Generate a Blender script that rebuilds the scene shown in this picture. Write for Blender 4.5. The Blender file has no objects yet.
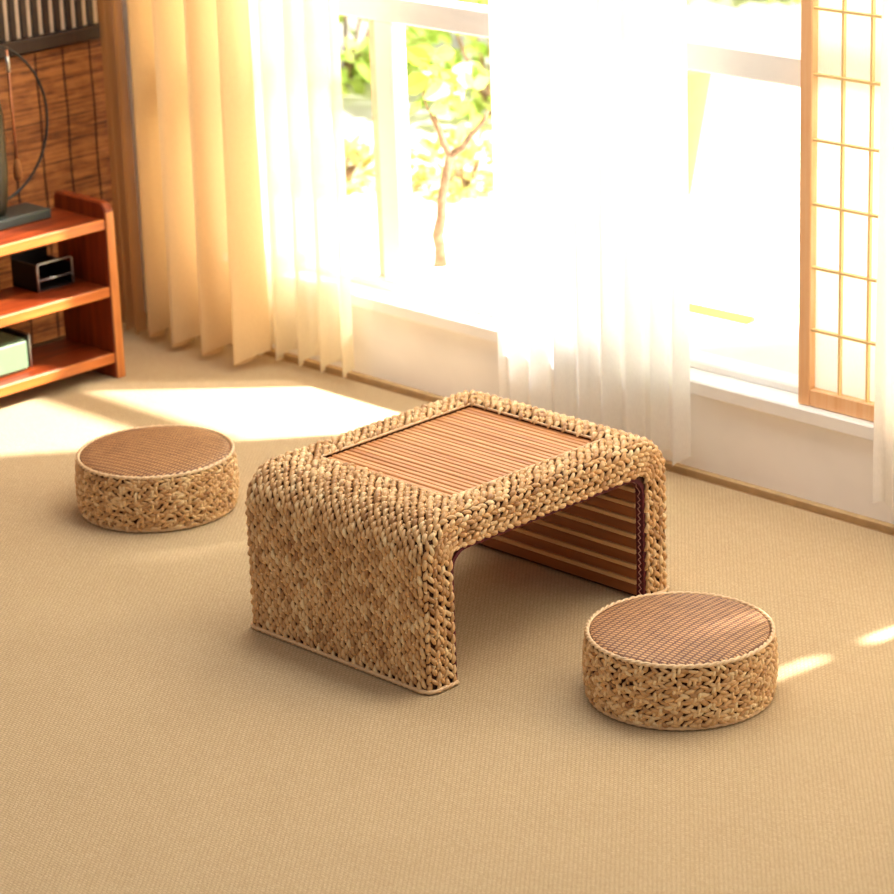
import bpy, math, random
import numpy as np
from mathutils import Matrix, Vector
random.seed(7); rng = np.random.default_rng(7)
PI = math.pi
scene = bpy.context.scene
C = scene.collection

# ------------------------------------------------------------------ helpers
class MB:
    """collects shapes, then links them as one mesh object"""
    def __init__(s): s.v = []; s.f = []; s.tone = []; s.n = 0; s.uv = None
    def add(s, verts, faces, tone=.5):
        verts = np.asarray(verts, float).reshape(-1, 3)
        s.v.append(verts)
        n = s.n
        s.f.extend([tuple(i + n for i in f) for f in faces])
        s.tone.append(np.full(len(verts), tone)); s.n += len(verts)
        return s
    def box(s, a, b, bev=0.0, tone=.5, M=None):
        x0, y0, z0 = [min(p, q) for p, q in zip(a, b)]; x1, y1, z1 = [max(p, q) for p, q in zip(a, b)]
        e = min(bev, (x1-x0)/2.01, (y1-y0)/2.01, (z1-z0)/2.01)
        if e <= 0:
            v = [(x, y, z) for z in (z0, z1) for y in (y0, y1) for x in (x0, x1)]
            f = [(0,2,3,1),(4,5,7,6),(0,1,5,4),(2,6,7,3),(0,4,6,2),(1,3,7,5)]
        else:
            v = []; f = []
            idx = {}
            for i, X in enumerate((x0, x1)):
                for j, Y in enumerate((y0, y1)):
                    for k, Z in enumerate((z0, z1)):
                        sx, sy, sz = (1-2*i)*e, (1-2*j)*e, (1-2*k)*e
                        idx[i,j,k,0] = len(v); v.append((X, Y+sy, Z+sz))
                        idx[i,j,k,1] = len(v); v.append((X+sx, Y, Z+sz))
                        idx[i,j,k,2] = len(v); v.append((X+sx, Y+sy, Z))
                        a_ = (idx[i,j,k,0], idx[i,j,k,1], idx[i,j,k,2])
                        f.append(a_ if (i+j+k) % 2 else a_[::-1])
            for i in (0,1):
                q = [idx[i,0,0,0], idx[i,1,0,0], idx[i,1,1,0], idx[i,0,1,0]]; f.append(q if i else q[::-1])
                q = [idx[0,i,0,1], idx[1,i,0,1], idx[1,i,1,1], idx[0,i,1,1]]; f.append(q[::-1] if i else q)
                q = [idx[0,0,i,2], idx[1,0,i,2], idx[1,1,i,2], idx[0,1,i,2]]; f.append(q if i else q[::-1])
            for j in (0,1):
                for k in (0,1):
                    for (A, B, mk) in ((1,2,lambda t:(t,j,k)), (0,2,lambda t:(j,t,k)), (0,1,lambda t:(j,k,t))):
                        p, q = mk(0), mk(1)
                        f.append([idx[p+(A,)], idx[q+(A,)], idx[q+(B,)], idx[p+(B,)]])
        v = np.array(v, float)
        if M is not None:
            R = np.array(M); v = v @ R[:3,:3].T + R[:3,3]
        return s.add(v, f, tone)
    def tube(s, pts, rad, n=8, tone=.5, closed=False, cap=True):
        P = [Vector(p) for p in pts]; m = len(P)
        if not hasattr(rad, '__len__'): rad = [rad]*m
        vs = []; fs = []; up = None
        for i in range(m):
            if closed: t = P[(i+1) % m]-P[i-1]
            else: t = P[min(i+1, m-1)]-P[max(i-1, 0)]
            t.normalize()
            if up is None:
                up = Vector((0,0,1)) if abs(t.z) < .9 else Vector((1,0,0))
            a = t.cross(up).normalized(); b = a.cross(t).normalized(); up = b
            for k in range(n):
                w = 2*PI*k/n
                vs.append(P[i]+rad[i]*(math.cos(w)*a+math.sin(w)*b))
        L = m if closed else m-1
        for i in range(L):
            for k in range(n):
                i2 = (i+1) % m
                fs.append((i*n+k, i*n+(k+1) % n, i2*n+(k+1) % n, i2*n+k))
        if not closed and cap:
            fs.append(tuple(range(n))[::-1]); fs.append(tuple((m-1)*n+k for k in range(n)))
        return s.add([tuple(v) for v in vs], fs, tone)
    def lathe(s, prof, c=(0,0,0), n=64, tone=.5):
        vs = []; fs = []; m = len(prof)
        for k in range(n):
            w = 2*PI*k/n
            for r, z in prof: vs.append((c[0]+r*math.cos(w), c[1]+r*math.sin(w), c[2]+z))
        for k in range(n):
            k2 = (k+1) % n
            for i in range(m-1): fs.append((k*m+i, k2*m+i, k2*m+i+1, k*m+i+1))
        return s.add(vs, fs, tone)
    def prism_x(s, poly, x0, x1, tone=.5):
        """polygon in YZ swept along X"""
        n = len(poly)
        v = [(x0, y, z) for y, z in poly]+[(x1, y, z) for y, z in poly]
        f = [(i, (i+1) % n, n+(i+1) % n, n+i) for i in range(n)]
        f += [tuple(range(n))[::-1], tuple(range(n, 2*n))]
        return s.add(v, f, tone)
    def build(s, name, mat, parent=None, smooth=False, uvs=None):
        me = bpy.data.meshes.new(name)
        V = np.concatenate(s.v)
        me.from_pydata(V.tolist(), [], s.f); me.update()
        at = me.attributes.new('tone', 'FLOAT', 'POINT')
        at.data.foreach_set('value', np.concatenate(s.tone).astype(np.float32))
        if smooth: me.polygons.foreach_set('use_smooth', [True]*len(me.polygons))
        me.materials.append(mat)
        o = bpy.data.objects.new(name, me); C.objects.link(o)
        if parent is not None: o.parent = parent
        return o

def tag(o, label, cat, group=None, kind=None):
    if label: o['label'] = label
    if cat: o['category'] = cat
    if group: o['group'] = group
    if kind: o['kind'] = kind
    return o
def thing(name, label, cat, loc=(0,0,0), group=None, kind=None):
    o = bpy.data.objects.new(name, None); C.objects.link(o); o.location = loc
    o.empty_display_size = .05
    return tag(o, label, cat, group, kind)
def structure(o): o['kind'] = 'structure'; return o

# ------------------------------------------------------------------ materials
def s2l(c):
    return tuple((x/12.92 if x <= .04045 else ((x+.055)/1.055)**2.4) for x in [k/255 for k in c])+(1,)
class NT:
    def __init__(s, name):
        s.m = bpy.data.materials.new(name); s.m.use_nodes = True
        s.t = s.m.node_tree; s.N = s.t.nodes; s.b = s.N['Principled BSDF']; s.out = s.N['Material Output']
    def n(s, typ, **kw):
        x = s.N.new(typ)
        for k, v in kw.items(): setattr(x, k, v)
        return x
    def l(s, a, b): s.t.links.new(a, b)
    def ramp(s, fac, stops):
        r = s.n('ShaderNodeValToRGB'); e = r.color_ramp.elements
        while len(e) < len(stops): e.new(.5)
        for k, (p, c) in zip(e, stops): k.position = p; k.color = c
        s.l(fac, r.inputs[0]); return r.outputs[0]
    def noise(s, vec, scale, detail=3, rough=.5, mapscale=None):
        if mapscale:
            mp = s.n('ShaderNodeMapping'); mp.inputs['Scale'].default_value = mapscale
            s.l(vec, mp.inputs[0]); vec = mp.outputs[0]
        x = s.n('ShaderNodeTexNoise'); x.inputs['Scale'].default_value = scale
        x.inputs['Detail'].default_value = detail; x.inputs['Roughness'].default_value = rough
        s.l(vec, x.inputs['Vector']); return x.outputs[0]
    def math(s, op, a, b=None):
        x = s.n('ShaderNodeMath', operation=op)
        for i, v in enumerate((a, b)):
            if v is None: continue
            if isinstance(v, (int, float)): x.inputs[i].default_value = v
            else: s.l(v, x.inputs[i])
        return x.outputs[0]
    def mix(s, fac, a, b, mode='MIX'):
        x = s.n('ShaderNodeMix', data_type='RGBA', blend_type=mode)
        for sock, v in ((x.inputs[0], fac), (x.inputs[6], a), (x.inputs[7], b)):
            if isinstance(v, (int, float, tuple)): sock.default_value = v
            else: s.l(v, sock)
        return x.outputs[2]
    def bump(s, h, strength=.3, dist=.002):
        x = s.n('ShaderNodeBump'); x.inputs['Strength'].default_value = strength
        x.inputs['Distance'].default_value = dist; s.l(h, x.inputs['Height']); s.l(x.outputs[0], s.b.inputs['Normal'])
def plain(name, rgb, rough=.6, metal=0, var=0.06, scale=30, spec=.5):
    t = NT(name); co = t.n('ShaderNodeTexCoord').outputs['Object']
    nz = t.noise(co, scale, 3)
    c = s2l(rgb)
    lo = tuple(x*(1-var*2) for x in c[:3])+(1,); hi = tuple(min(1, x*(1+var*2)) for x in c[:3])+(1,)
    t.l(t.ramp(nz, [(.3, lo), (.7, hi)]), t.b.inputs['Base Color'])
    t.b.inputs['Roughness'].default_value = rough; t.b.inputs['Metallic'].default_value = metal
    t.b.inputs['Specular IOR Level'].default_value = spec
    return t.m
def wood(name, dark, mid, light, axis=0, rough=.4, scale=1.0, tone_w=.0):
    t = NT(name); co = t.n('ShaderNodeTexCoord').outputs['Object']
    ms = [60, 60, 60]; ms[axis] = 4
    nz = t.noise(co, scale, 5, .6, tuple(ms))
    if tone_w:
        a = t.n('ShaderNodeAttribute', attribute_name='tone').outputs['Fac']
        nz = t.math('ADD', t.math('MULTIPLY', nz, 1-tone_w), t.math('MULTIPLY', a, tone_w))
    t.l(t.ramp(nz, [(.25, s2l(dark)), (.5, s2l(mid)), (.75, s2l(light))]), t.b.inputs['Base Color'])
    t.b.inputs['Roughness'].default_value = rough
    t.bump(nz, .15, .001)
    return t.m
def straw(name, dark, mid, light, rough=.42):
    t = NT(name); co = t.n('ShaderNodeTexCoord').outputs['Object']
    a = t.n('ShaderNodeAttribute', attribute_name='tone').outputs['Fac']
    nz = t.noise(co, 90, 4, .6); big = t.noise(co, 9, 2)
    v = t.math('ADD', t.math('MULTIPLY', a, .5), t.math('ADD', t.math('MULTIPLY', nz, .3), t.math('MULTIPLY', big, .2)))
    t.l(t.ramp(v, [(.2, s2l(dark)), (.5, s2l(mid)), (.8, s2l(light))]), t.b.inputs['Base Color'])
    t.b.inputs['Roughness'].default_value = rough
    t.b.inputs['Specular IOR Level'].default_value = .55
    t.bump(t.noise(co, 500, 2), .25, .0008)
    return t.m

M_straw = straw('water_hyacinth_straw', (154,104,56), (212,164,108), (244,214,162))
M_straw2 = straw('pale_straw_rope', (196,150,104), (224,186,140), (242,214,172))
M_base = plain('woven_backing', (78,44,20), .9)
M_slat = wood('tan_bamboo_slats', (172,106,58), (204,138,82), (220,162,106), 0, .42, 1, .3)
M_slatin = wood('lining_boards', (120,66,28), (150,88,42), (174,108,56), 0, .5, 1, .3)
M_slatlight = wood('lining_battens', (214,164,108), (228,182,126), (238,198,146), 0, .5)
M_redwood = wood('reddish_shelf_wood', (84,26,8), (124,46,14), (158,70,28), 1, .35)
M_redwood_z = wood('reddish_shelf_wood_upright', (84,26,8), (124,46,14), (158,70,28), 2, .35)
M_darkwood = wood('dark_valance_wood', (26,13,7), (40,22,12), (54,32,18), 2, .5)
M_honey = wood('honey_screen_wood', (240,176,120), (248,194,140), (252,208,160), 2, .5)
M_white = plain('white_paint', (252,250,246), .5, var=.01)
M_plaster = plain('white_plaster', (250,246,240), .9, var=.02, scale=6)
M_brownwall = plain('dim_brown_wall', (120,78,44), .9)
M_black = plain('black_metal', (22,20,20), .35, .3)
M_silver = plain('brushed_silver_metal', (190,186,180), .3, .9, var=.02)
M_greybase = plain('dark_grey_green_plastic', (52,58,54), .45)
M_copper = plain('copper_rod', (196,130,96), .3, .7)
M_tassel = plain('brown_tassel', (140,86,38), .8, var=.2, scale=200)
M_mint = plain('pale_mint_enamel', (124,148,114), .35, var=.02)
M_soil = plain('garden_soil', (150,110,80), .95, var=.15)
M_paving = plain('pale_paving', (232,226,212), .8, var=.03, scale=8)
M_bark = plain('sapling_bark', (134,104,78), .85, var=.2, scale=80)
M_clay = plain('pale_clay', (160,104,66), .8, var=.05)
M_thread = plain('pale_thread', (214,160,140), .8)

# carpet: fine sisal weave
def carpet_mat():
    t = NT('sisal_carpet_weave'); co = t.n('ShaderNodeTexCoord').outputs['Object']
    mp = t.n('ShaderNodeMapping'); mp.inputs['Rotation'].default_value = (0, 0, math.radians(0)); t.l(co, mp.inputs[0])
    br = t.n('ShaderNodeTexBrick'); t.l(mp.outputs[0], br.inputs['Vector'])
    br.inputs['Scale'].default_value = 1.0
    br.inputs['Brick Width'].default_value = .009; br.inputs['Row Height'].default_value = .0052
    br.inputs['Mortar Size'].default_value = .0011; br.inputs['Mortar Smooth'].default_value = .6
    br.inputs['Color1'].default_value = s2l((210,184,146)); br.inputs['Color2'].default_value = s2l((194,166,126))
    br.inputs['Mortar'].default_value = s2l((130,104,76))
    nz = t.noise(co, 7, 4, .6); fine = t.noise(co, 260, 2)
    c = t.mix(.25, br.outputs['Color'], t.ramp(nz, [(.3, s2l((190,164,125))), (.7, s2l((210,184,143)))]))
    c = t.mix(.35, c, t.ramp(fine, [(.3, s2l((180,152,113))), (.7, s2l((222,198,158)))]))
    t.l(c, t.b.inputs['Base Color']); t.b.inputs['Roughness'].default_value = .9
    t.b.inputs['Specular IOR Level'].default_value = .15
    h = t.math('ADD', t.math('MULTIPLY', br.outputs['Fac'], -1.0), fine)
    t.bump(h, .5, .0012)
    return t.m
M_carpet = carpet_mat()
M_binding = plain('carpet_binding', (188,150,98), .8, var=.05)

# seat mat: reed twill (brown chevrons over tan)
def mat_seat(name, tan, brown):
    t = NT(name); co = t.n('ShaderNodeTexCoord').outputs['Object']
    mp = t.n('ShaderNodeMapping'); mp.inputs['Rotation'].default_value = (0, 0, math.radians(8)); t.l(co, mp.inputs[0])
    ck = t.n('ShaderNodeTexBrick'); t.l(mp.outputs[0], ck.inputs['Vector'])
    ck.offset = .33; ck.offset_frequency = 1; ck.squash_frequency = 1
    ck.inputs['Scale'].default_value = 1
    ck.inputs['Brick Width'].default_value = .0125; ck.inputs['Row Height'].default_value = .0072
    ck.inputs['Mortar Size'].default_value = .0021; ck.inputs['Mortar Smooth'].default_value = .3
    ck.inputs['Color1'].default_value = s2l(tan); ck.inputs['Color2'].default_value = s2l(tuple(int(x*.9) for x in tan))
    ck.inputs['Mortar'].default_value = s2l(brown)
    nz = t.noise(co, 30, 3)
    c = t.mix(.15, ck.outputs['Color'], t.ramp(nz, [(.3, s2l(brown)), (.7, s2l(tan))]))
    t.l(c, t.b.inputs['Base Color']); t.b.inputs['Roughness'].default_value = .5
    t.bump(t.math('MULTIPLY', ck.outputs['Fac'], -1.0), .6, .0012)
    return t.m
M_seat = mat_seat('reed_seat_mat', (214,160,106), (98,52,24))

# dark red braid with zigzag thread
def mat_braid():
    t = NT('dark_red_braid'); co = t.n('ShaderNodeTexCoord').outputs['Object']
    nz = t.noise(co, 300, 2)
    t.l(t.ramp(nz, [(.3, s2l((64,10,16))), (.7, s2l((104,24,30)))]), t.b.inputs['Base Color'])
    t.b.inputs['Roughness'].default_value = .8
    return t.m
M_braid = mat_braid()

def cloth(name, rgb, transp=.15, transl=.55, edge=None):
    t = NT(name); N = t.N; N.remove(t.b)
    co = t.n('ShaderNodeTexCoord').outputs['Object']
    nz = t.noise(co, 400, 2, .6, (1, 1, .25))
    c = s2l(rgb); lo = tuple(x*.94 for x in c[:3])+(1,)
    col = t.ramp(nz, [(.3, lo), (.7, c)])
    d = t.n('ShaderNodeBsdfDiffuse'); tr = t.n('ShaderNodeBsdfTranslucent'); tp = t.n('ShaderNodeBsdfTransparent')
    t.l(col, d.inputs[0]); t.l(col, tr.inputs[0])
    m1 = t.n('ShaderNodeMixShader'); m1.inputs[0].default_value = transl; t.l(d.outputs[0], m1.inputs[1]); t.l(tr.outputs[0], m1.inputs[2])
    m2 = t.n('ShaderNodeMixShader'); m2.inputs[0].default_value = transp; t.l(m1.outputs[0], m2.inputs[1]); t.l(tp.outputs[0], m2.inputs[2])
    t.l(m2.outputs[0], t.out.inputs[0])
    return t.m
M_cream = cloth('cream_linen', (238,212,166), .03, .46)
M_lined = cloth('lined_cream_cloth', (244,236,222), 0, .2)
M_creamsheer = cloth('tan_sheer', (206,158,104), .38, .5)
M_sheer = cloth('white_sheer', (252,250,246), .03, .7)
M_thinsheer = cloth('thin_cream_sheer', (252,242,216), .12, .72)
M_paper = cloth('shoji_paper', (252,250,244), .12, .75)

def leafmat(name, a, b):
    t = NT(name)
    at = t.n('ShaderNodeAttribute', attribute_name='tone').outputs['Fac']
    col = t.ramp(at, [(0, s2l(a)), (1, s2l(b))])
    d = t.n('ShaderNodeBsdfDiffuse'); tr = t.n('ShaderNodeBsdfTranslucent'); t.l(col, d.inputs[0]); t.l(col, tr.inputs[0])
    m1 = t.n('ShaderNodeMixShader'); m1.inputs[0].default_value = .45
    t.l(d.outputs[0], m1.inputs[1]); t.l(tr.outputs[0], m1.inputs[2]); t.l(m1.outputs[0], t.out.inputs[0])
    return t.m
M_leaf = leafmat('spring_leaves', (158,184,84), (218,230,140))
M_leafpink = leafmat('pink_green_leaves', (196,170,120), (206,216,130))
M_leafpale = leafmat('pale_sapling_leaves', (150,176,50), (214,226,150))

# bamboo blind
def blind_mat():
    t = NT('brown_reed_blind'); co = t.n('ShaderNodeTexCoord').outputs['Object']
    at = t.n('ShaderNodeAttribute', attribute_name='tone').outputs['Fac']
    nz = t.noise(co, 1, 4, .6, (4, 9, 160)); n2 = t.noise(co, 1, 2, .6, (2, 22, 60))
    v = t.math('ADD', t.math('MULTIPLY', nz, .5), t.math('ADD', t.math('MULTIPLY', n2, .35), t.math('MULTIPLY', at, .2)))
    t.l(t.ramp(v, [(.34, s2l((62,28,10))), (.47, s2l((128,72,30))), (.64, s2l((178,114,58)))]), t.b.inputs['Base Color'])
    t.b.inputs['Roughness'].default_value = .55
    return t.m
M_blind = blind_mat()
M_string = plain('dark_blind_cord', (40,18,10), .9)

# ------------------------------------------------------------------ camera
cx = dict(C=(3.1036197, -2.95924132, 1.945), yaw=0.799070490, pitch=0.338262758, roll=-0.0367306174, f=2815.88089)
def cam_axes(p):
    f = np.array([-math.sin(p['yaw'])*math.cos(p['pitch']), math.cos(p['yaw'])*math.cos(p['pitch']), -math.sin(p['pitch'])])
    r = np.cross(f, [0,0,1]); r /= np.linalg.norm(r); u = np.cross(r, f)
    c, s = math.cos(p['roll']), math.sin(p['roll'])
    return c*r+s*u, -s*r+c*u, f
R_, U_, F_ = cam_axes(cx)
cd = bpy.data.cameras.new('camera'); cam = bpy.data.objects.new('camera', cd); C.objects.link(cam)
m = Matrix.Identity(4)
for i in range(3): m[i][0] = R_[i]; m[i][1] = U_[i]; m[i][2] = -F_[i]; m[i][3] = cx['C'][i]
cam.matrix_world = m
cd.sensor_width = 36; cd.sensor_fit = 'HORIZONTAL'; cd.lens = 36*cx['f']/894; cd.clip_start = .05; cd.clip_end = 200
cd.dof.use_dof = True; cd.dof.focus_distance = 4.75; cd.dof.aperture_fstop = 5.6
scene.camera = cam

# ------------------------------------------------------------------ weave
def stitch_mesh(mb, cen, du, dv, nn, L, W, H, tone, rings=6, sides=7):
    """many plump leaf-shaped strands; cen, du (long axis), dv, nn arrays (k,3)"""
    k = len(cen)
    t = np.linspace(0, 1, rings); ang = np.linspace(0, 2*PI, sides, endpoint=False)
    x = (t-.5)
    hgt = np.sin(PI*t)*.75-.25
    rad = .32+.68*np.sin(PI*np.clip(t, .02, .98))**.7
    V = (cen[:,None,None,:]
         + du[:,None,None,:]*(x[None,:,None,None]*L[:,None,None,None])
         + dv[:,None,None,:]*(np.cos(ang)[None,None,:,None]*rad[None,:,None,None]*W[:,None,None,None]*.5)
         + nn[:,None,None,:]*((hgt[None,:,None]+np.sin(ang)[None,None,:]*rad[None,:,None]*.62)[...,None]*H[:,None,None,None]))
    V = V.reshape(-1, 3)
    base = []
    for i in range(rings-1):
        for j in range(sides):
            base.append((i*sides+j, i*sides+(j+1) % sides, (i+1)*sides+(j+1) % sides, (i+1)*sides+j))
    base.append(tuple(range(sides))[::-1]); base.append(tuple((rings-1)*sides+j for j in range(sides)))
    nv = rings*sides
    n0 = mb.n
    for q in range(k):
        o = n0+q*nv
        mb.f.extend([tuple(a+o for a in f) for f in base])
    mb.v.append(V); mb.tone.append(np.repeat(tone, nv)); mb.n += len(V)

# ================================================================== TABLE
BX, AY, HZ, TH, RC = .450, .606, .300, .062, .070
def upath(n_arc=10, R=RC, off=0.0):
    """outer U path in the YZ plane from the near foot up, over and down"""
    P = [(off, 0.0)]
    r = R-off
    for i in range(n_arc+1):
        a = PI-(PI/2)*i/n_arc
        P.append((R+r*math.cos(a), HZ-R+r*math.sin(a)))
    for i in range(n_arc+1):
        a = PI/2-(PI/2)*i/n_arc
        P.append((AY-R+r*math.cos(a), HZ-R+r*math.sin(a)))
    P.append((AY-off, 0.0))
    return P
segs = [('l', HZ-RC), ('a', RC*PI/2), ('l', AY-2*RC), ('a', RC*PI/2), ('l', HZ-RC)]
STOT = sum(x for _, x in segs)
def upoint(s):
    """arclength -> (y,z), tangent, outward normal"""
    s = min(max(s, 0), STOT)
    a = HZ-RC
    if s < a: return (0, s), (0, 1), (-1, 0)
    s -= a; q = RC*PI/2
    if s < q:
        w = s/RC; return (RC-RC*math.cos(w), HZ-RC+RC*math.sin(w)), (math.sin(w), math.cos(w)), (-math.cos(w), math.sin(w))
    s -= q; b = AY-2*RC
    if s < b: return (RC+s, HZ), (1, 0), (0, 1)
    s -= b
    if s < q:
        w = s/RC; return (AY-RC+RC*math.sin(w), HZ-RC+RC*math.cos(w)), (math.cos(w), -math.sin(w)), (math.sin(w), math.cos(w))
    s -= q
    return (AY, HZ-RC-s), (0, -1), (1, 0)
RE = .020                     # roundness of the long edges
WT = 2*(TH-RE) + 2*(RE*PI/2) + (BX-2*RE)
def tprof(w):
    """transverse arclength -> x (0 = near side), depth below the outer surface, normal (nx, nd)"""
    a = TH-RE; q = RE*PI/2; b = BX-2*RE
    if w < a: return 0.0, TH-w, (1, 0), (0, -1)
    w -= a
    if w < q:
        g = w/RE; return -(RE-RE*math.cos(g)), RE-RE*math.sin(g), (math.cos(g), math.sin(g)), (-math.sin(g), -math.cos(g))
    w -= q
    if w < b: return -RE-w, 0.0, (0, 1), (-1, 0)
    w -= b
    if w < q:
        g = w/RE; return -(BX-RE)-RE*math.sin(g), RE-RE*math.cos(g), (-math.sin(g), math.cos(g)), (-math.cos(g), math.sin(g))
    w -= q
    return -BX, RE+w, (-1, 0), (0, 1)
HX0, HX1, HY0, HY1 = -.392, -.064, .124, .508      # opening for the slatted panel
def surf(s, w, lift=0.0):
    (y, z), (ty, tz), (ny, nz) = upoint(s)
    x, d, (nx, nd), (tx, td) = tprof(w)
    d2 = d
    P = (x+nx*lift, y-ny*d2+ny*nd*lift, z-nz*d2+nz*nd*lift)
    T = (0, ty, tz); W = (tx, -ny*td, -nz*td); Nn = (nx, ny*nd, nz*nd)
    return P, T, W, Nn

table = thing('waterfall_table', 'low woven straw coffee table with waterfall sides and a slatted wooden top', 'table', (.003,-.004,.0012))
cen=[];du=[];dv=[];nn=[];L=[];Wd=[];Hh=[];tone=[]
PW, PS = .0088, .0185
nw = int(round(WT/PW)); ns = int(round(STOT/PS))
for j in range(nw):
    w = (j+.5)*WT/nw
    for i in range(-1, ns+1):
        s = (i+.5+(.5 if j % 2 else 0)+.10*math.sin(j*1.7))*STOT/ns
        if s < .006 or s > STOT-.006: continue
        s += random.uniform(-.0015, .0015); ww = min(max(w+random.uniform(-.0006, .0006), 0.001), WT-.001)
        P, T, Wv, Nn = surf(s, ww, -.001)
        if HX0+.001 < P[0] < HX1-.001 and HY0+.001 < P[1] < HY1-.001 and P[2] > .2: continue
        x, d, _, _ = tprof(ww)
        T = np.array(T); Wv = np.array(Wv); Nn = np.array(Nn)
        sl = math.radians(17)+random.gauss(0, .10)
        if x > -.006 or x < -BX+.006: sl = math.radians(34 if j % 2 else -14)+random.gauss(0, .12)
        cen.append(P); du.append(T*math.cos(sl)+Wv*math.sin(sl)); dv.append(Wv*math.cos(sl)-T*math.sin(sl)); nn.append(Nn)
        L.append(.0225*random.uniform(.9, 1.12)); Wd.append(.0090*random.uniform(.85, 1.15)); Hh.append(.0064*random.uniform(.85, 1.2))
        tone.append(min(1, max(0, random.gauss(.5, .22))))
        # cross strand showing between two stitches
        if (i+j) % 3 == 0:
            P2, T2, W2, N2 = surf(s+STOT/ns/2, ww, -.0008)
            if not (HX0 < P2[0] < HX1 and HY0 < P2[1] < HY1 and P2[2] > .2):
                T2 = np.array(T2); W2 = np.array(W2)
                cen.append(P2); du.append(W2*.9+T2*.43); dv.append(T2*.9-W2*.43); nn.append(np.array(N2))
                L.append(.009); Wd.append(.0052); Hh.append(.0050); tone.append(random.uniform(.7, 1))
mb = MB()
A = lambda q: np.array(q, float)
stitch_mesh(mb, A(cen), A(du), A(dv), A(nn), A(L), A(Wd), A(Hh), A(tone))
cover = mb.build('woven_cover', M_straw, table, smooth=True)

# backing frame: the body beneath the weave (U section, with the opening left for the panel)
def u_poly(o_out, o_in, n=10):
    out = upath(n, RC, o_out)
    Ri = RC-TH+.030; inner = []
    yi = TH-o_in; zi = HZ-TH+o_in
    inner.append((AY-yi, 0.0))
    r = Ri
    for i in range(n+1):
        a = PI/2*i/n
        inner.append((AY-yi-r+r*math.cos(a), zi-r+r*math.sin(a)))
    for i in range(n+1):
        a = PI/2+PI/2*i/n
        inner.append((yi+r+r*math.cos(a), zi-r+r*math.sin(a)))
    inner.append((yi, 0.0))
    return out, inner
out, inner = u_poly(.004, 0.0)
inr = inner[::-1]
mb = MB()
def u_band(mb, out, inr, x0, x1):
    """quad strips between outer and inner path, same point count"""
    n = len(out)
    v = [(x, y, z) for x in (x0, x1) for (y, z) in out]+[(x, y, z) for x in (x0, x1) for (y, z) in inr]
    f = []
    for i in range(n-1):
        f += [(i, i+1, n+i+1, n+i), (2*n+i+1, 2*n+i, 3*n+i, 3*n+i+1), (i+1, i, 2*n+i, 2*n+i+1), (n+i, n+i+1, 3*n+i+1, 3*n+i)]
    f += [(0, n, 3*n, 2*n), (2*n-1, n-1, 3*n-1, 4*n-1)]
    return mb.add(v, f)
u_band(mb, out, inr, -.004, HX1)
u_band(mb, out, inr, HX0, -BX+.004)
# middle part: two legs with shoulders, top left open
mb.prism_x([(.004, 0), (.004, HZ-RC)]+[p for p in out[1:12]]+[(HY0, HZ-.004), (HY0, HZ-TH), (TH+.022, HZ-TH), (TH+.006, HZ-TH-.008), (TH, HZ-TH-.022), (TH, 0)], HX0, HX1)
mb.prism_x([(AY-y, z) for y, z in [(.004, 0), (.004, HZ-RC)]+[p for p in out[1:12]]+[(HY0-.026, HZ-.004), (HY0-.026, HZ-TH), (TH+.022, HZ-TH), (TH+.006, HZ-TH-.008), (TH, HZ-TH-.022), (TH, 0)]][::-1], HX0, HX1)
mb.build('backing_frame', M_base, table)

# rope edging round the feet and the opening, thin pale rope
def rope_path(pts, rad, closed=False, step=.004):
    out_ = []
    P = [Vector(p) for p in pts]
    if closed: P.append(P[0])
    for a, b in zip(P[:-1], P[1:]):
        n = max(1, int((b-a).length/step))
        for i in range(n): out_.append(a.lerp(b, i/n))
    if not closed: out_.append(P[-1])
    return out_, [rad*(1+.16*math.sin(i*1.9)) for i in range(len(out_))]
for ya, yb in ((0, TH), (AY, AY-TH)):
    mb = MB()
    sgn = -1 if ya == 0 else 1
    c = []
    x0, x1 = .0045, -BX-.0045; yo = ya+sgn*.0045; yi = yb-sgn*.001
    pts = [(x0, yi, .0045), (x0, yo-sgn*.018, .0045), (x0-.006, yo-sgn*.005, .0045), (x0-.020, yo, .0045), (x1+.020, yo, .0045), (x1+.006, yo-sgn*.005, .0045), (x1, yo-sgn*.018, .0045), (x1, yi, .0045)]
    p, r = rope_path(pts, .0038); mb.tube(p, r, 8, .45)
    mb.build('foot_edging', M_straw2, table, smooth=True)
mb = MB()
e = .003
p, r = rope_path([(HX0+e, HY0+e, HZ-.002), (HX1-e, HY0+e, HZ-.002), (HX1-e, HY1-e, HZ-.002), (HX0+e, HY1-e, HZ-.002)], .0034, True)
mb.tube(p, [x*.7 for x in r], 8, .6, closed=True)
mb.build('opening_edging', M_straw2, table, smooth=True)

# slatted wooden top
mb = MB(); pitch = .0132; y = HY0+.004; k = 0
while y < HY1-.006:
    w = pitch*.86
    mb.box((HX0+.004, y, HZ-.018), (HX1-.004, min(y+w, HY1-.003), HZ-.0065+random.uniform(-.0006, .0006)), .0018, tone=random.uniform(.1, .9))
    y += pitch+(.0022 if k in (6, 17) else 0); k += 1
mb.build('slatted_top', M_slat, table)
mb = MB(); mb.box((HX0+.001, HY0+.001, HZ-.030), (HX1-.001, HY1-.001, HZ-.0195))
mb.build('panel_bed', M_base, table)

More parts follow.
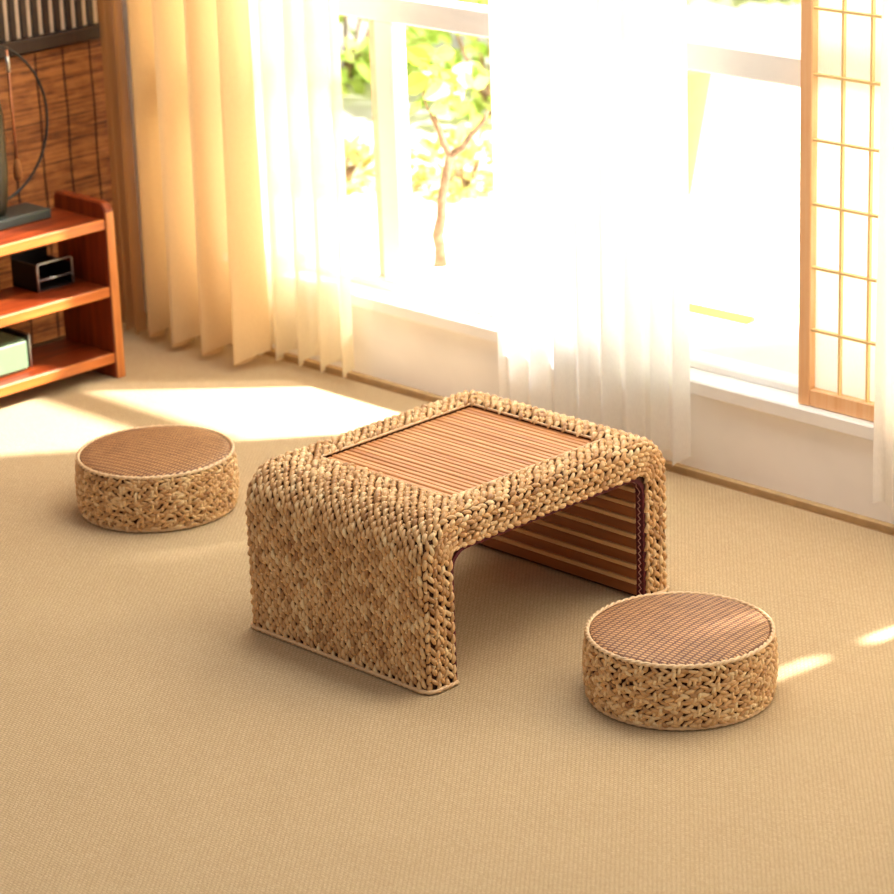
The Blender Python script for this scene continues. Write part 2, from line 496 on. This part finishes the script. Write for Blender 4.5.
# inner lining: wide dark boards divided by pale battens
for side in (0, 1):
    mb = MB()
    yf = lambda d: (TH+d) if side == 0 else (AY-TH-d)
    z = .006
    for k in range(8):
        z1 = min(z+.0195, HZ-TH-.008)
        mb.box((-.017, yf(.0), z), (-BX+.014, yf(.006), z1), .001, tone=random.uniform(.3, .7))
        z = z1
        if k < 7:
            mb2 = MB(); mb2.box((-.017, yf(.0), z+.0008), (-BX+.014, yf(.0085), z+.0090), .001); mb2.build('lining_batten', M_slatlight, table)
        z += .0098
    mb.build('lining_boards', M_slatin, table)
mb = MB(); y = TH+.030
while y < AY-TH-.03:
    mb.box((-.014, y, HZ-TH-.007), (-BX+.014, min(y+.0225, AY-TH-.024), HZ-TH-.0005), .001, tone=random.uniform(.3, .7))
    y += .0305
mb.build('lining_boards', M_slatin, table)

# dark red braid on both inner rims, with its pale zigzag stitching
for xx, sg in ((-.0005, 1), (-BX+.0005, -1)):
    path = []
    for i, (yy, zz) in enumerate(inr): path.append((yy, zz))
    # shift slightly into the opening
    mb = MB()
    n = len(path); v = []; f = []
    for i, (yy, zz) in enumerate(path):
        a = Vector(path[max(i-1, 0)]); b = Vector(path[min(i+1, n-1)]); tt = (b-a).normalized(); nn_ = Vector((tt.y, -tt.x))
        for dx, dn in ((0, -.002), (0, .0045), (-.017, .0045), (-.017, -.002)):
            v.append((xx+sg*dx, yy+nn_.x*dn, max(zz+nn_.y*dn, .001)))
    for i in range(n-1):
        for k in range(4): f.append((i*4+k, i*4+(k+1) % 4, i*4+4+(k+1) % 4, i*4+4+k))
    f += [(0,3,2,1), (n*4-4, n*4-3, n*4-2, n*4-1)]
    mb.add(v, f); br = mb.build('red_braid', M_braid, table)
    # zigzag thread
    pts = []; dense = []
    for (a, b) in zip(path[:-1], path[1:]):
        a = Vector(a); b = Vector(b); m_ = max(1, int((b-a).length/.003))
        for i in range(m_): dense.append((a.lerp(b, i/m_), (b-a).normalized()))
    for i, (pp, tt) in enumerate(dense):
        nn_ = Vector((tt.y, -tt.x)); d = .0049; zz_ = .0085+.0030*(-1, 0, 1, 0)[i % 4]
        pts.append((xx-sg*zz_, pp.x+nn_.x*d, max(pp.y+nn_.y*d, .003)))
    mb = MB(); mb.tube(pts, .0009, 5); mb.build('zigzag_stitching', M_thread, br)

# ================================================================== STOOLS
def make_stool(name, loc, label, rot=0.0, seed=1):
    rd = random.Random(seed)
    root = thing(name, label, 'stool', loc, 'low round woven seats either side of the table')
    root.rotation_euler = (0, 0, rot)
    R, H = .1565, .112
    def rad(z): return R-.004+.005*math.sin(PI*z/H)-(.004 if z < .008 else 0)
    cen=[];du=[];dv=[];nn=[];L=[];Wd=[];Hh=[];tone=[]
    rows = 15; per = 62
    for r in range(rows):
        z = .006+(r+.5)*(H-.010)/rows
        for k in range(per):
            a = 2*PI*(k+(.5 if r % 2 else 0)+rd.uniform(-.08, .08))/per
            rr = rad(z)-.001
            n_ = np.array((math.cos(a), math.sin(a), 0)); t_ = np.array((-math.sin(a), math.cos(a), 0)); u_ = np.array((0,0,1.))
            if rd.random() > .07:
                sl = math.radians(26 if (r % 2) else -20)+rd.gauss(0, .2)
                Lk = .0215
            else: sl = math.radians(78)+rd.gauss(0, .2); Lk = .014
            cen.append(n_*rr+u_*(z+rd.uniform(-.0012, .0012)))
            du.append(t_*math.cos(sl)+u_*math.sin(sl)); dv.append(u_*math.cos(sl)-t_*math.sin(sl)); nn.append(n_)
            L.append(Lk*rd.uniform(.85, 1.15)); Wd.append(.0080*rd.uniform(.8, 1.2)); Hh.append(.0042*rd.uniform(.8, 1.3))
            tone.append(min(1, max(0, rd.gauss(.5, .22))))
            if k % 4 == r % 4:
                a2 = a+PI/per
                n2 = np.array((math.cos(a2), math.sin(a2), 0)); t2 = np.array((-math.sin(a2), math.cos(a2), 0))
                cen.append(n2*rr+u_*z); du.append(u_*.98+t2*.2); dv.append(t2*.98-u_*.2); nn.append(n2)
                L.append(.017); Wd.append(.006); Hh.append(.0056); tone.append(rd.uniform(.6, 1))
    mb = MB(); stitch_mesh(mb, A(cen), A(du), A(dv), A(nn), A(L), A(Wd), A(Hh), A(tone))
    mb.build('woven_side', M_straw, root, smooth=True)
    mb = MB(); mb.lathe([(.0, .002), (R-.010, .002), (R-.007, .012), (R-.005, H/2), (R-.007, H-.004), (R-.014, H), (0, H)], n=72)
    mb.build('core', M_base, root, smooth=False)
    # braided rope round the rim and round the foot
    mb = MB()
    for ph in (0, PI):
        pts = []; N = 420
        for i in range(N):
            a = 2*PI*i/N; w = a*34+ph
            rr = R-.004+.0018*math.cos(w); zz = H+.0005+.0018*math.sin(w)
            pts.append((rr*math.cos(a), rr*math.sin(a), zz))
        mb.tube(pts, .0026, 6, .65, closed=True)
    mb.build('rim_rope', M_straw2, root, smooth=True)
    mb = MB()
    pts = [((R-.004)*math.cos(2*PI*i/200), (R-.004)*math.sin(2*PI*i/200), .0045) for i in range(200)]
    mb.tube(pts, [.0034*(1+.15*math.sin(i*1.7)) for i in range(200)], 8, .4, closed=True)
    mb.build('foot_rope', M_straw2, root, smooth=True)
    mb = MB(); prof = [(R-.0075, H-.004), (R-.008, H+.001), (R-.012, H+.004)]
    for i in range(1, 11): q = 1-i/10; prof.append(((R-.012)*q, H+.004+.0075*(1-q*q)))
    mb.lathe(prof, n=96)
    mb.build('seat_mat', M_seat, root, smooth=True)
    return root
make_stool('round_stool', (.3072, .2798, .0008), 'round woven straw stool right of the table, in front of the window wall', .3, 3)
make_stool('round_stool', (-1.0545, .2840, .0008), 'round woven straw stool standing alone left of the table, near the wooden shelf', 1.9, 8)

# ================================================================== ROOM
XL, YW = -2.17, 1.115
mb = MB(); mb.box((XL-.1, -5.0, -.12), (5.5, YW+.001, -.008)); structure(mb.build('floor', M_binding))
mb = MB(); mb.box((XL+.03, -4.9, -.008), (5.4, 1.078, 0)); cp = mb.build('sisal_carpet', M_carpet)
tag(cp, 'large beige sisal carpet covering the floor', 'carpet')
mb = MB(); mb.tube([(XL+.03, 1.080, -.002), (5.4, 1.080, -.002)], .0028, 8); mb.build('bound_edge', plain('carpet_edge_cord', (150,104,58), .8), cp)
mb = MB(); mb.box((XL, 1.100, -.008), (5.4, 1.1155, .006), .001); structure(mb.build('baseboard_window', plain('tan_skirting', (204,170,120), .7)))
# window wall
mb = MB()
mb.box((XL-.1, YW, -.12), (5.5, 1.26, .165))
mb.box((XL-.1, YW, .165), (-1.86, 1.26, 2.5)); mb.box((2.4, YW, .165), (5.5, 1.26, 2.5)); mb.box((-1.86, YW, 2.15), (2.4, 1.26, 2.5))
structure(mb.build('wall_window', M_plaster))
mb = MB(); mb.box((XL-.12, -5, -.12), (XL, 1.26, 2.5)); structure(mb.build('wall_left', M_brownwall))
mb = MB(); mb.box((-1.86, 1.103, .165), (2.4, 1.26, .195), .003); structure(mb.build('trim_1', M_white))     # window sill
win = thing('window_1', None, None, (0, 0, 0), kind='structure')
mb = MB(); mb.box((-1.86, 1.165, .195), (2.4, 1.225, .212), .003); mb.box((-1.86, 1.165, 2.10), (2.4, 1.225, 2.15), .003)
mb.box((-1.86, 1.165, .212), (-1.82, 1.225, 2.1), .003); mb.box((2.36, 1.165, .212), (2.4, 1.225, 2.1), .003)
mb.build('window_frame', M_white, win)
mb = MB(); mb.box((-1.82, 1.170, .800), (2.36, 1.215, .858), .004); mb.build('transom', M_white, win)
for xa, xb in ((-1.325, -1.264), (-.62, -.55), (.32, .38), (1.2, 1.26)):
    mb = MB(); mb.box((xa, 1.172, .212), (xb, 1.213, .800), .004); mb.box((xa, 1.172, .858), (xb, 1.213, 2.10), .004); mb.build('mullion', M_white, win)

mb = MB(); mb.box((-1.366, 1.196, .212), (-1.325, 1.214, .800), .002); mb.build('sash_stile', plain('beige_sash', (236,214,188), .6), win)
# ---------------------------------------------------------------- shoji screen on the sill
sh = thing('shoji_screen', 'sliding paper screen with honey wood frame and thin lattice standing on the window sill', 'screen', (0, 1.13, .196))
SX0, SX1, SZ = -.114, .435, 1.75
for a in (SX0, SX1-.028):
    mb = MB(); mb.box((a, -.010, 0), (a+.028, .018, SZ), .002); mb.build('stile', M_honey, sh)
for a in (0, SZ-.035):
    mb = MB(); mb.box((SX0+.028, -.009, a), (SX1-.028, .017, a+.034), .002); mb.build('rail', M_honey, sh)
mb = MB()
x = SX0+.028+.0655
while x < SX1-.04: mb.box((x-.0024, -.004, .034), (x+.0024, .004, SZ-.035)); x += .0655
z = .152
while z < SZ-.05: mb.box((SX0+.028, -.006, z-.0024), (SX1-.028, .003, z+.0024)); z += .1236
mb.build('lattice', plain('pale_honey_lattice', (252,214,150), .5, var=.02), sh)
mb = MB(); mb.box((SX0+.020, .0075, .02), (SX1-.02, .0082, SZ-.02)); mb.build('paper', M_paper, sh)

# ---------------------------------------------------------------- curtains
def curtain(x0, x1, y0, ztop, zbot, folds, amp, seed, taper=1.0, shift=0.0, hem=.012, nu=None, nz=36):
    rd = random.Random(seed)
    nu = nu or int(folds*22)
    ph = [rd.uniform(-.35, .35) for _ in range(folds+2)]; am = [rd.uniform(.7, 1.25) for _ in range(folds+2)]
    mb = MB(); v = []; f = []
    zz = [zbot+(ztop-zbot)*(k/nz)**1.25 for k in range(nz+1)]
    for k, z in enumerate(zz):
        t = (z-zbot)/(ztop-zbot)
        for i in range(nu+1):
            u = i/nu; q = u*folds; j = int(q); fr = q-j
            a_ = am[j]*(1-fr)+am[min(j+1, folds)]*fr; p_ = ph[j]*(1-fr)+ph[min(j+1, folds)]*fr
            w = 2*PI*q+p_+.25*math.sin(t*2.2+j)
            op = (1.0+.45*(1-t)**2)
            x = x0+(x1-x0)*u+(shift*(1-t)*(.3+.7*u))+.35*amp*op*math.sin(2*w+.6)*.5*min(1, u*10, (1-u)*10)
            y = y0+amp*a_*op*(math.sin(w)+.28*math.sin(2*w+1.0))
            zz_ = z
            if k == 0: zz_ = zbot+hem*(.5+.5*math.sin(w*1.0+.8))
            v.append((x, y, zz_))
    for k in range(nz):
        for i in range(nu):
            a = k*(nu+1)+i; f.append((a, a+1, a+nu+2, a+nu+1))
    mb.add(v, f); return mb
def hemline(mbuilder): pass
cu = curtain(-2.052, -1.965, .990, 2.25, .010, 2, .009, 4, hem=.01)
o = cu.build('sheer_curtain', M_creamsheer, smooth=True)
tag(o, 'narrow tan see-through curtain strip overlapping the edge of the reed blind', 'curtain')
cu = curtain(-1.995, -1.570, 1.020, 2.25, .012, 4, .036, 5, shift=.012, hem=.032)
o = cu.build('linen_curtain', M_cream, smooth=True)
tag(o, 'cream linen curtain hanging to the floor in the corner behind the wooden shelf', 'curtain')
cu = curtain(-1.66, -1.315, 1.062, 2.25, .014, 5, .015, 11, hem=.030)
o = cu.build('sheer_curtain', M_thinsheer, smooth=True)
tag(o, 'narrow bright white sheer curtain beside the cream linen curtain', 'curtain')
cu = curtain(-.872, -.352, 1.070, 2.25, .026, 8, .012, 21, hem=.02)
o = cu.build('sheer_curtain', M_sheer, smooth=True)
tag(o, 'broad white sheer curtain hanging in the middle of the window behind the table', 'curtain')
cu = curtain(.108, .449, 1.070, 2.25, .050, 5, .010, 31)
o = cu.build('sheer_curtain', M_sheer, smooth=True)
tag(o, 'white sheer curtain at the right edge, overlapping the paper screen', 'curtain')
cu = curtain(.398, 1.9, 1.036, 2.25, .050, 16, .007, 37, shift=.3)
o = cu.build('lined_curtain', M_lined, smooth=True)
tag(o, 'long off-white lined curtain to the right of the paper screen', 'curtain')
mb = MB(); mb.tube([(-2.15, 1.045, 2.27), (2.4, 1.045, 2.27)], .014, 12)
for x in (-2.14, .1, 2.38): mb.box((x-.01, 1.045, 2.255), (x+.01, 1.116, 2.285))
tag(mb.build('curtain_rod', M_white), 'white rod carrying the curtains above the window', 'curtain rod')

# ---------------------------------------------------------------- reed blind and lattice on the left wall
XB = -2.105
ZB=.668
bl = thing('reed_blind', 'brown reed roller blind with dark cords hanging behind the shelf', 'blind', (XB, 0, 0))
mb = MB(); z = .012; k = 0
while z < .689:
    h = random.uniform(.0035, .0060)
    mb.box((-.0015, -.6, z), (.0018+random.uniform(0, .0012), 1.040, z+h), tone=random.random()); z += h+.0007; k += 1
mb.build('reed_slats', M_blind, bl)
for yy in [.995-.078*i for i in range(15)]:
    mb = MB(); mb.tube([(.0042, yy+.0015*math.sin(q*1.3), .01+.68*q/14) for q in range(15)], .0017, 6); mb.build('cord', M_string, bl)
va = thing('lattice_valance', 'dark wooden lattice panel with upright bars above the reed blind', 'valance', (XB, 0, .687))
mb = MB(); mb.box((-.02, -.65, .010), (.018, 1.032, .042), .003); mb.box((-.02, -.65, .60), (.018, 1.032, .64), .003); mb.build('rail', M_darkwood, va)
mb = MB(); y = 1.015
while y > -.62:
    mb.box((-.003, y-.018, .042), (.004, y, .60), .002); y -= .0315
mb.build('upright_bars', M_darkwood, va)
mb = MB(); mb.box((-.008, -.64, .03), (-.003, 1.03, .62)); mb.build('backing_board', plain('taupe_backing', (196,170,142), .8), va)

# ================================================================== SHELF
M_edge = wood('orange_edge_wood', (168,84,32), (194,108,46), (212,130,62), 1, .35)
M_edge_z = wood('orange_edge_wood_upright', (184,104,50), (208,130,68), (222,148,84), 2, .35)
sf = thing('wooden_shelf', 'low reddish-brown wooden shelf unit against the left wall', 'shelf', (0,0,.0005))
X0, X1 = -1.955, -1.768
def side_panel(y0, y1):
    P = []
    r = .022; zt = .408
    P = [(X0, 0), (X1, 0), (X1, zt-r)]
    for i in range(1, 7): a = PI/2*i/6; P.append((X1-r+r*math.cos(a), zt-r+r*math.sin(a)))
    for i in range(0, 7): a = PI/2+PI/2*i/6; P.append((X0+r*.6+r*.6*math.cos(a), zt-r*.6+r*.6*math.sin(a)))
    n = len(P); mb = MB()
    e = .003
    cxm = sum(p[0] for p in P)/n; czm = sum(p[1] for p in P)/n
    ins = [(x+(cxm-x)/abs(cxm-x)*e, z-(e if z > .2 else 0)) for x, z in P]
    rings = [[(x, y0, z) for x, z in ins], [(x, y0+e, z) for x, z in P], [(x, y1-e, z) for x, z in P], [(x, y1, z) for x, z in ins]]
    v = sum(rings, []); f = []
    for k in range(3):
        for i in range(n): f.append((k*n+i, k*n+(i+1) % n, (k+1)*n+(i+1) % n, (k+1)*n+i))
    f += [tuple(range(n))[::-1], tuple(range(3*n, 4*n))]
    return mb.add(v, f)
sp = side_panel(.748, .772).build('side_panel', M_redwood_z, sf)
mb = MB(); mb.box((X1-.001, .749, .001), (X1+.003, .771, .386), .0015); o = mb.build('front_edging', M_edge_z, sp); o['label'] = 'lighter orange wooden front edge'; side_panel(-.30, -.274).build('side_panel', M_redwood_z, sf)
for zt in (.371, .215, .060):
    mb = MB(); mb.box((X0+.004, -.274, zt-.022), (X1-.010, .748, zt), .001); bd = mb.build('shelf_board', M_redwood, sf)
    mb = MB(); mb.box((X1-.0098, -.274, zt-.023), (X1-.002, .748, zt+.0005), .002); o = mb.build('front_edging', M_edge, bd); o['label'] = 'lighter orange wooden front edge'

# dark flat base with ring and hanging rod
rl = thing('ring_lamp', 'thin dark ring ornament with hanging copper rod and flat grey base on the shelf', 'ornament', (-1.9, .58, .3715))
mb = MB(); mb.box((-.070, -.23, .000), (.022, .105, .022), .003); mb.build('base', M_greybase, rl)
mb = MB(); mb.tube([(-.035, .172*math.cos(a)-.016, .222+.180*math.sin(a)) for a in np.linspace(0, 2*PI, 64, endpoint=False)], .0032, 8, closed=True)
mb.build('ring', M_black, rl, smooth=True)
mb = MB(); mb.tube([(-.035, .062, .385), (-.035, .064, .13)], .0026, 8); mb.build('rod', M_copper, rl, smooth=True)
mb = MB(); mb.tube([(-.035, .062, .365), (-.035, .0625, .330)], .0045, 10); mb.build('silver_sleeve', M_silver, rl, smooth=True)
mb = MB(); mb.tube([(-.035, .064, .135), (-.035, .064, .12), (-.035, .064, .095), (-.035, .064, .085)], [.003, .009, .011, .007], 12); mb.build('tassel', M_tassel, rl, smooth=True)
mb = MB(); mb.lathe([(0, .022), (.028, .022), (.034, .05), (.040, .12), (.040, .25), (.032, .30), (0, .31)], (-.035, -.012, 0), 32); mb.build('dark_body', plain('dark_olive_glaze', (48,40,22), .4), rl, smooth=True)

# black letter rack
lr = thing('desk_rack', 'small open black metal rack with silver front frame on the middle shelf', 'rack', (-1.91, .668, .2155))
mb = MB()
mb.box((-.046, -.050, 0), (.046, .050, .004)); mb.box((-.046, -.050, 0), (.046, -.046, .062)); mb.box((-.046, -.050, 0), (-.042, .050, .072)); mb.box((-.046, .046, 0), (.046, .050, .050))
mb.build('tray', M_black, lr)
mb = MB(); mb.tube([(.049, -.048, .003), (.049, -.048, .060), (.049, -.044, .064), (.049, .044, .064), (.049, .048, .060), (.049, .048, .003)], .0032, 8)
mb.tube([(.049, -.048, .026), (.049, .048, .026)], .0026, 8); mb.build('front_frame', M_silver, lr, smooth=True)

# pale green box
gb = thing('green_box', 'pale mint green box with a dark end cap on the bottom shelf', 'box', (-1.875, .458, .0605))
mb = MB(); mb.box((-.058, -.13, .0), (.055, .092, .074), .008); mb.build('body', M_mint, gb)
mb = MB(); mb.box((-.054, .0925, .004), (.045, .101, .078), .002); mb.build('end_cap', M_black, gb)
mb = MB(); mb.tube([(.049, .0985, .003), (.049, .0985, .078), (.046, .0985, .0805), (-.05, .0985, .0805)], .0022, 8); mb.build('cap_rim', M_silver, gb, smooth=True)

# ================================================================== OUTSIDE
mb = MB(); mb.box((-16, 1.26, -.10), (10, 22, -.02)); structure(mb.build('ground', M_paving))
mb = MB()
poly = [(-2.6, 1.262), (-2.6, 1.33), (-1.94, 1.655), (-1.618, 1.83), (-1.0, 2.08), (0.2, 2.35), (2.4, 2.5), (2.4, 1.262)]
n = len(poly)
v = [(x, y, z) for z in (-.02, .195) for x, y in poly]
f = [(i, (i+1) % n, n+(i+1) % n, n+i) for i in range(n)]+[tuple(range(n))[::-1], tuple(range(n, 2*n))]
mb.add(v, f); tag(mb.build('terrace_ledge', M_paving), 'bright white ledge outside the window, the sapling stands on it', 'ledge')

# sapling on the ledge
tr = thing('sapling', 'slender forked sapling with a few pale leaves standing outside the window', 'tree', (-1.36, 1.385, .195))
def px(dx, z): return (dx*.72, dx*.70*.9, z)     # spread across the view, roughly facing the room
S = .96/500*1.0
def q(pxx, pyy, dep=0.0):
    dx = (pxx-433)/505; z = (265-pyy)/478
    return (dx*.70-dep*.6, dx*.70+dep*.6, max(z, -.002))
trunk = [(433,265), (433,245), (431,230), (436,210), (437,190), (441,172), (445,155), (450,141)]
mb = MB(); mb.tube([q(*p, .004*math.sin(i*1.9)) for i, p in enumerate(trunk)], [.0155, .0125, .0140, .012, .0108, .0100, .0098, .0105], 10)
mb.tube([q(*p) for p in ((450,143), (441,128), (437,112), (431,100), (432,90))], [.0092, .0082, .0074, .0074, .0045], 8)
mb.tube([q(*p) for p in ((449,142), (463,134), (472,122), (482,112), (490,103), (494,94))], [.0092, .0078, .0066, .0058, .0046, .0034], 8)
mb.tube([q(*p) for p in ((431,101), (424,88), (420,74), (428,55))], [.0030, .0026, .0022, .0016], 6)
mb.tube([q(*p) for p in ((432,91), (440,75), (455,66), (470,60))], [.0028, .0024, .0020, .0014], 6)
mb.build('trunk', M_bark, tr, smooth=True)
def leaf(mb, c, ax, nr, L, W, tone, curl=.15):
    c = Vector(c); ax = Vector(ax).normalized(); nr = Vector(nr); nr = (nr-ax*nr.dot(ax)).normalized(); sd = ax.cross(nr)
    prof = [(0, .04), (.18, .7), (.45, 1), (.72, .72), (1, .03)]; v = []; f = []
    for t, w in prof:
        for s_ in (-1, 0, 1):
            v.append(tuple(c+ax*(t*L)+sd*(s_*w*W/2)+nr*(curl*L*(-(t-.4)**2*1.2)+abs(s_)*w*W*.12)))
    for i in range(4):
        for j in range(2): a = i*3+j; f.append((a, a+1, a+4, a+3))
    mb.add(v, f, tone)
mb = MB(); rd = random.Random(4)
spots = [((428,55), .085, .3), ((430,42), .07, .1), ((424,70), .05, .4), ((452,66), .075, .9), ((470,60), .07, .7), ((462,75), .06, .9), ((445,50), .05, .2), ((478,68), .05, .8), ((416,84), .04, .5), ((436,30), .06, .2), ((448,88), .05, 1.0)]
for (p, L_, t_) in spots:
    for r_ in range(2):
        leaf(mb, q(*p, rd.uniform(-.02, .02)), (rd.uniform(-1,1), rd.uniform(-1,1), rd.uniform(-.6,.8)), (1+rd.uniform(-.5,.5), -1+rd.uniform(-.5,.5), .5), L_, L_*.62, t_)
mb.build('leaves', M_leafpale, tr)

def shrub(name, c, rx, ry, h, n, label, mat, leafsize, seed, cat='shrub', group=None):
    rd = random.Random(seed)
    root = thing(name, label, cat, c, group)
    mb = MB()
    for i in range(n):
        while True:
            a, b, d = rd.uniform(-1,1), rd.uniform(-1,1), rd.uniform(-1,1)
            if .25 < a*a+b*b+d*d < 1: break
        p = (a*rx, b*ry, h*.5+d*h*.5)
        leaf(mb, p, (a+rd.uniform(-.7,.7), b+rd.uniform(-.7,.7), d*.6+rd.uniform(-.3,.7)), (rd.uniform(-1,1), rd.uniform(-1,1), 1), leafsize*rd.uniform(.6,1.3), leafsize*rd.uniform(.35,.6), rd.random())
    mb.build('foliage', mat, root)
    mb = MB()
    for k in range(6):
        a = rd.uniform(0, 2*PI); mb.tube([(0,0,0), (rx*.3*math.cos(a), ry*.3*math.sin(a), h*.35), (rx*.6*math.cos(a), ry*.6*math.sin(a), h*.75)], [.012, .008, .004], 6)
    mb.build('stems', M_bark, root)
    return root
gr = 'leafy shrubs across the garden'
shrub('garden_shrub', (-3.75, 3.30, -.02), .30, .26, .42, 400, 'yellow-green shrub outside, seen left of the window mullion', M_leaf, .09, 1, group=gr)
shrub('garden_shrub', (-3.30, 3.95, -.02), .34, .30, .50, 450, 'yellow-green shrub outside, directly behind the sapling fork', M_leaf, .09, 2, group=gr)
shrub('garden_shrub', (-5.0, 4.75, -.02), .60, .45, .60, 600, 'broad yellow-green shrub farthest back behind the sapling', M_leaf, .11, 3, group=gr)
shrub('garden_shrub', (-3.70, 5.4, -.02), .55, .45, .45, 500, 'pale green shrub seen at the top between the middle curtain and the paper screen', M_leaf, .11, 4, group=gr)
shrub('garden_shrub', (-2.98, 3.22, -.02), .26, .24, .40, 380, 'pale green shrub outside, right of the sapling against the middle curtain', M_leaf, .08, 14, group=gr)
shrub('garden_shrub', (-2.42, 2.52, -.02), .16, .18, .14, 260, 'low pinkish green plant beyond the ledge, right of the sapling trunk', M_leafpink, .05, 5, group=gr)
shrub('garden_shrub', (-2.72, 2.30, -.02), .14, .14, .12, 200, 'low pinkish green plant beyond the ledge, left of the window mullion', M_leafpink, .05, 6, group=gr)
# added tree, out of view, blocks direct light through the curtain gap
sc = thing('added_shade_tree', 'added tall slim tree out of view on the ledge, shading the gap right of the middle curtain', 'tree', (.20, 1.98, .195))
mb = MB(); rd = random.Random(9)
for i in range(2600):
    a = rd.uniform(0, 2*PI); z = rd.uniform(.35, 2.5); rr = .17*math.sqrt(rd.random())*min(1, (2.6-z)*1.6)
    leaf(mb, (rr*math.cos(a), rr*math.sin(a), z), (math.cos(a), math.sin(a), rd.uniform(.2, 1.2)), (rd.uniform(-1,1), rd.uniform(-1,1), 1), .07, .035, rd.random())
mb.build('foliage', M_leaf, sc)
mb = MB(); mb.tube([(0,0,0), (.01,0,1.2), (0,.01,2.3)], [.022, .016, .006], 10); mb.build('trunk', M_bark, sc)
# clay planter
pt = thing('clay_planter', 'tall pale clay planter outside, just right of the middle curtain', 'planter', (-1.93, 2.80, -.02))
mb = MB(); mb.lathe([(0, 0), (.085, 0), (.090, .01), (.150, .36), (.160, .37), (.160, .40), (.140, .40), (.135, .36), (0, .35)], n=40); mb.build('pot', M_clay, pt, smooth=True)
mb = MB(); mb.lathe([(0, .356), (.134, .356), (.134, .352)], n=30); mb.build('soil', M_soil, pt)
# wooden wedge on the ledge
mb = MB(); mb.prism_x([(-.014, 0), (.014, 0), (.014, .010)], -.24, .0); o = mb.build('wooden_batten', plain('golden_batten', (190,140,50), .6)); o.location = (-.52, 1.475, .196); o.rotation_euler = (0, 0, .03)
tag(o, 'short tan wooden batten lying on the white ledge right of the middle curtain', 'batten')

# ================================================================== LIGHT
def lamp(name, typ, loc, energy, col, **kw):
    d = bpy.data.lights.new(name, typ); d.energy = energy; d.color = col
    for k, v_ in kw.items(): setattr(d, k, v_)
    o = bpy.data.objects.new(name, d); C.objects.link(o); o.location = loc; return o
lamp('outdoor_lamp', 'POINT', (.66, 2.9, 3.2), 4800, (1, .97, .91), shadow_soft_size=.07)
o = lamp('added_fill_light', 'AREA', (-.35, .68, 2.35), 34, (1, .97, .92), shape='RECTANGLE', size=2.6, size_y=.7)  # added soft fill out of view, brightens wall and floor near the window
o.rotation_euler = (math.radians(14), 0, 0)
w = bpy.data.worlds.new('sky'); scene.world = w; w.use_nodes = True
t = w.node_tree; bg = t.nodes['Background']
tc = t.nodes.new('ShaderNodeTexCoord'); dp = t.nodes.new('ShaderNodeVectorMath'); dp.operation = 'DOT_PRODUCT'
dp.inputs[1].default_value = Vector((.25, .95, .2)).normalized()
t.links.new(tc.outputs['Generated'], dp.inputs[0])
mr = t.nodes.new('ShaderNodeMapRange'); mr.inputs[1].default_value = -1; mr.inputs[2].default_value = 1; mr.inputs[3].default_value = 0; mr.inputs[4].default_value = 1
t.links.new(dp.outputs['Value'], mr.inputs[0])
rp = t.nodes.new('ShaderNodeValToRGB'); e = rp.color_ramp.elements
e[0].position = 0; e[0].color = (.60, .585, .565, 1); e[1].position = 1; e[1].color = (1.82, 1.78, 1.70, 1)
x_ = e.new(.5); x_.color = (.30, .295, .285, 1)
t.links.new(mr.outputs[0], rp.inputs[0]); t.links.new(rp.outputs[0], bg.inputs[0]); bg.inputs[1].default_value = 1.0

vs = scene.view_settings
vs.view_transform = 'Standard'; vs.look = 'None'; vs.exposure = 0; vs.gamma = 1; vs.use_curve_mapping = False
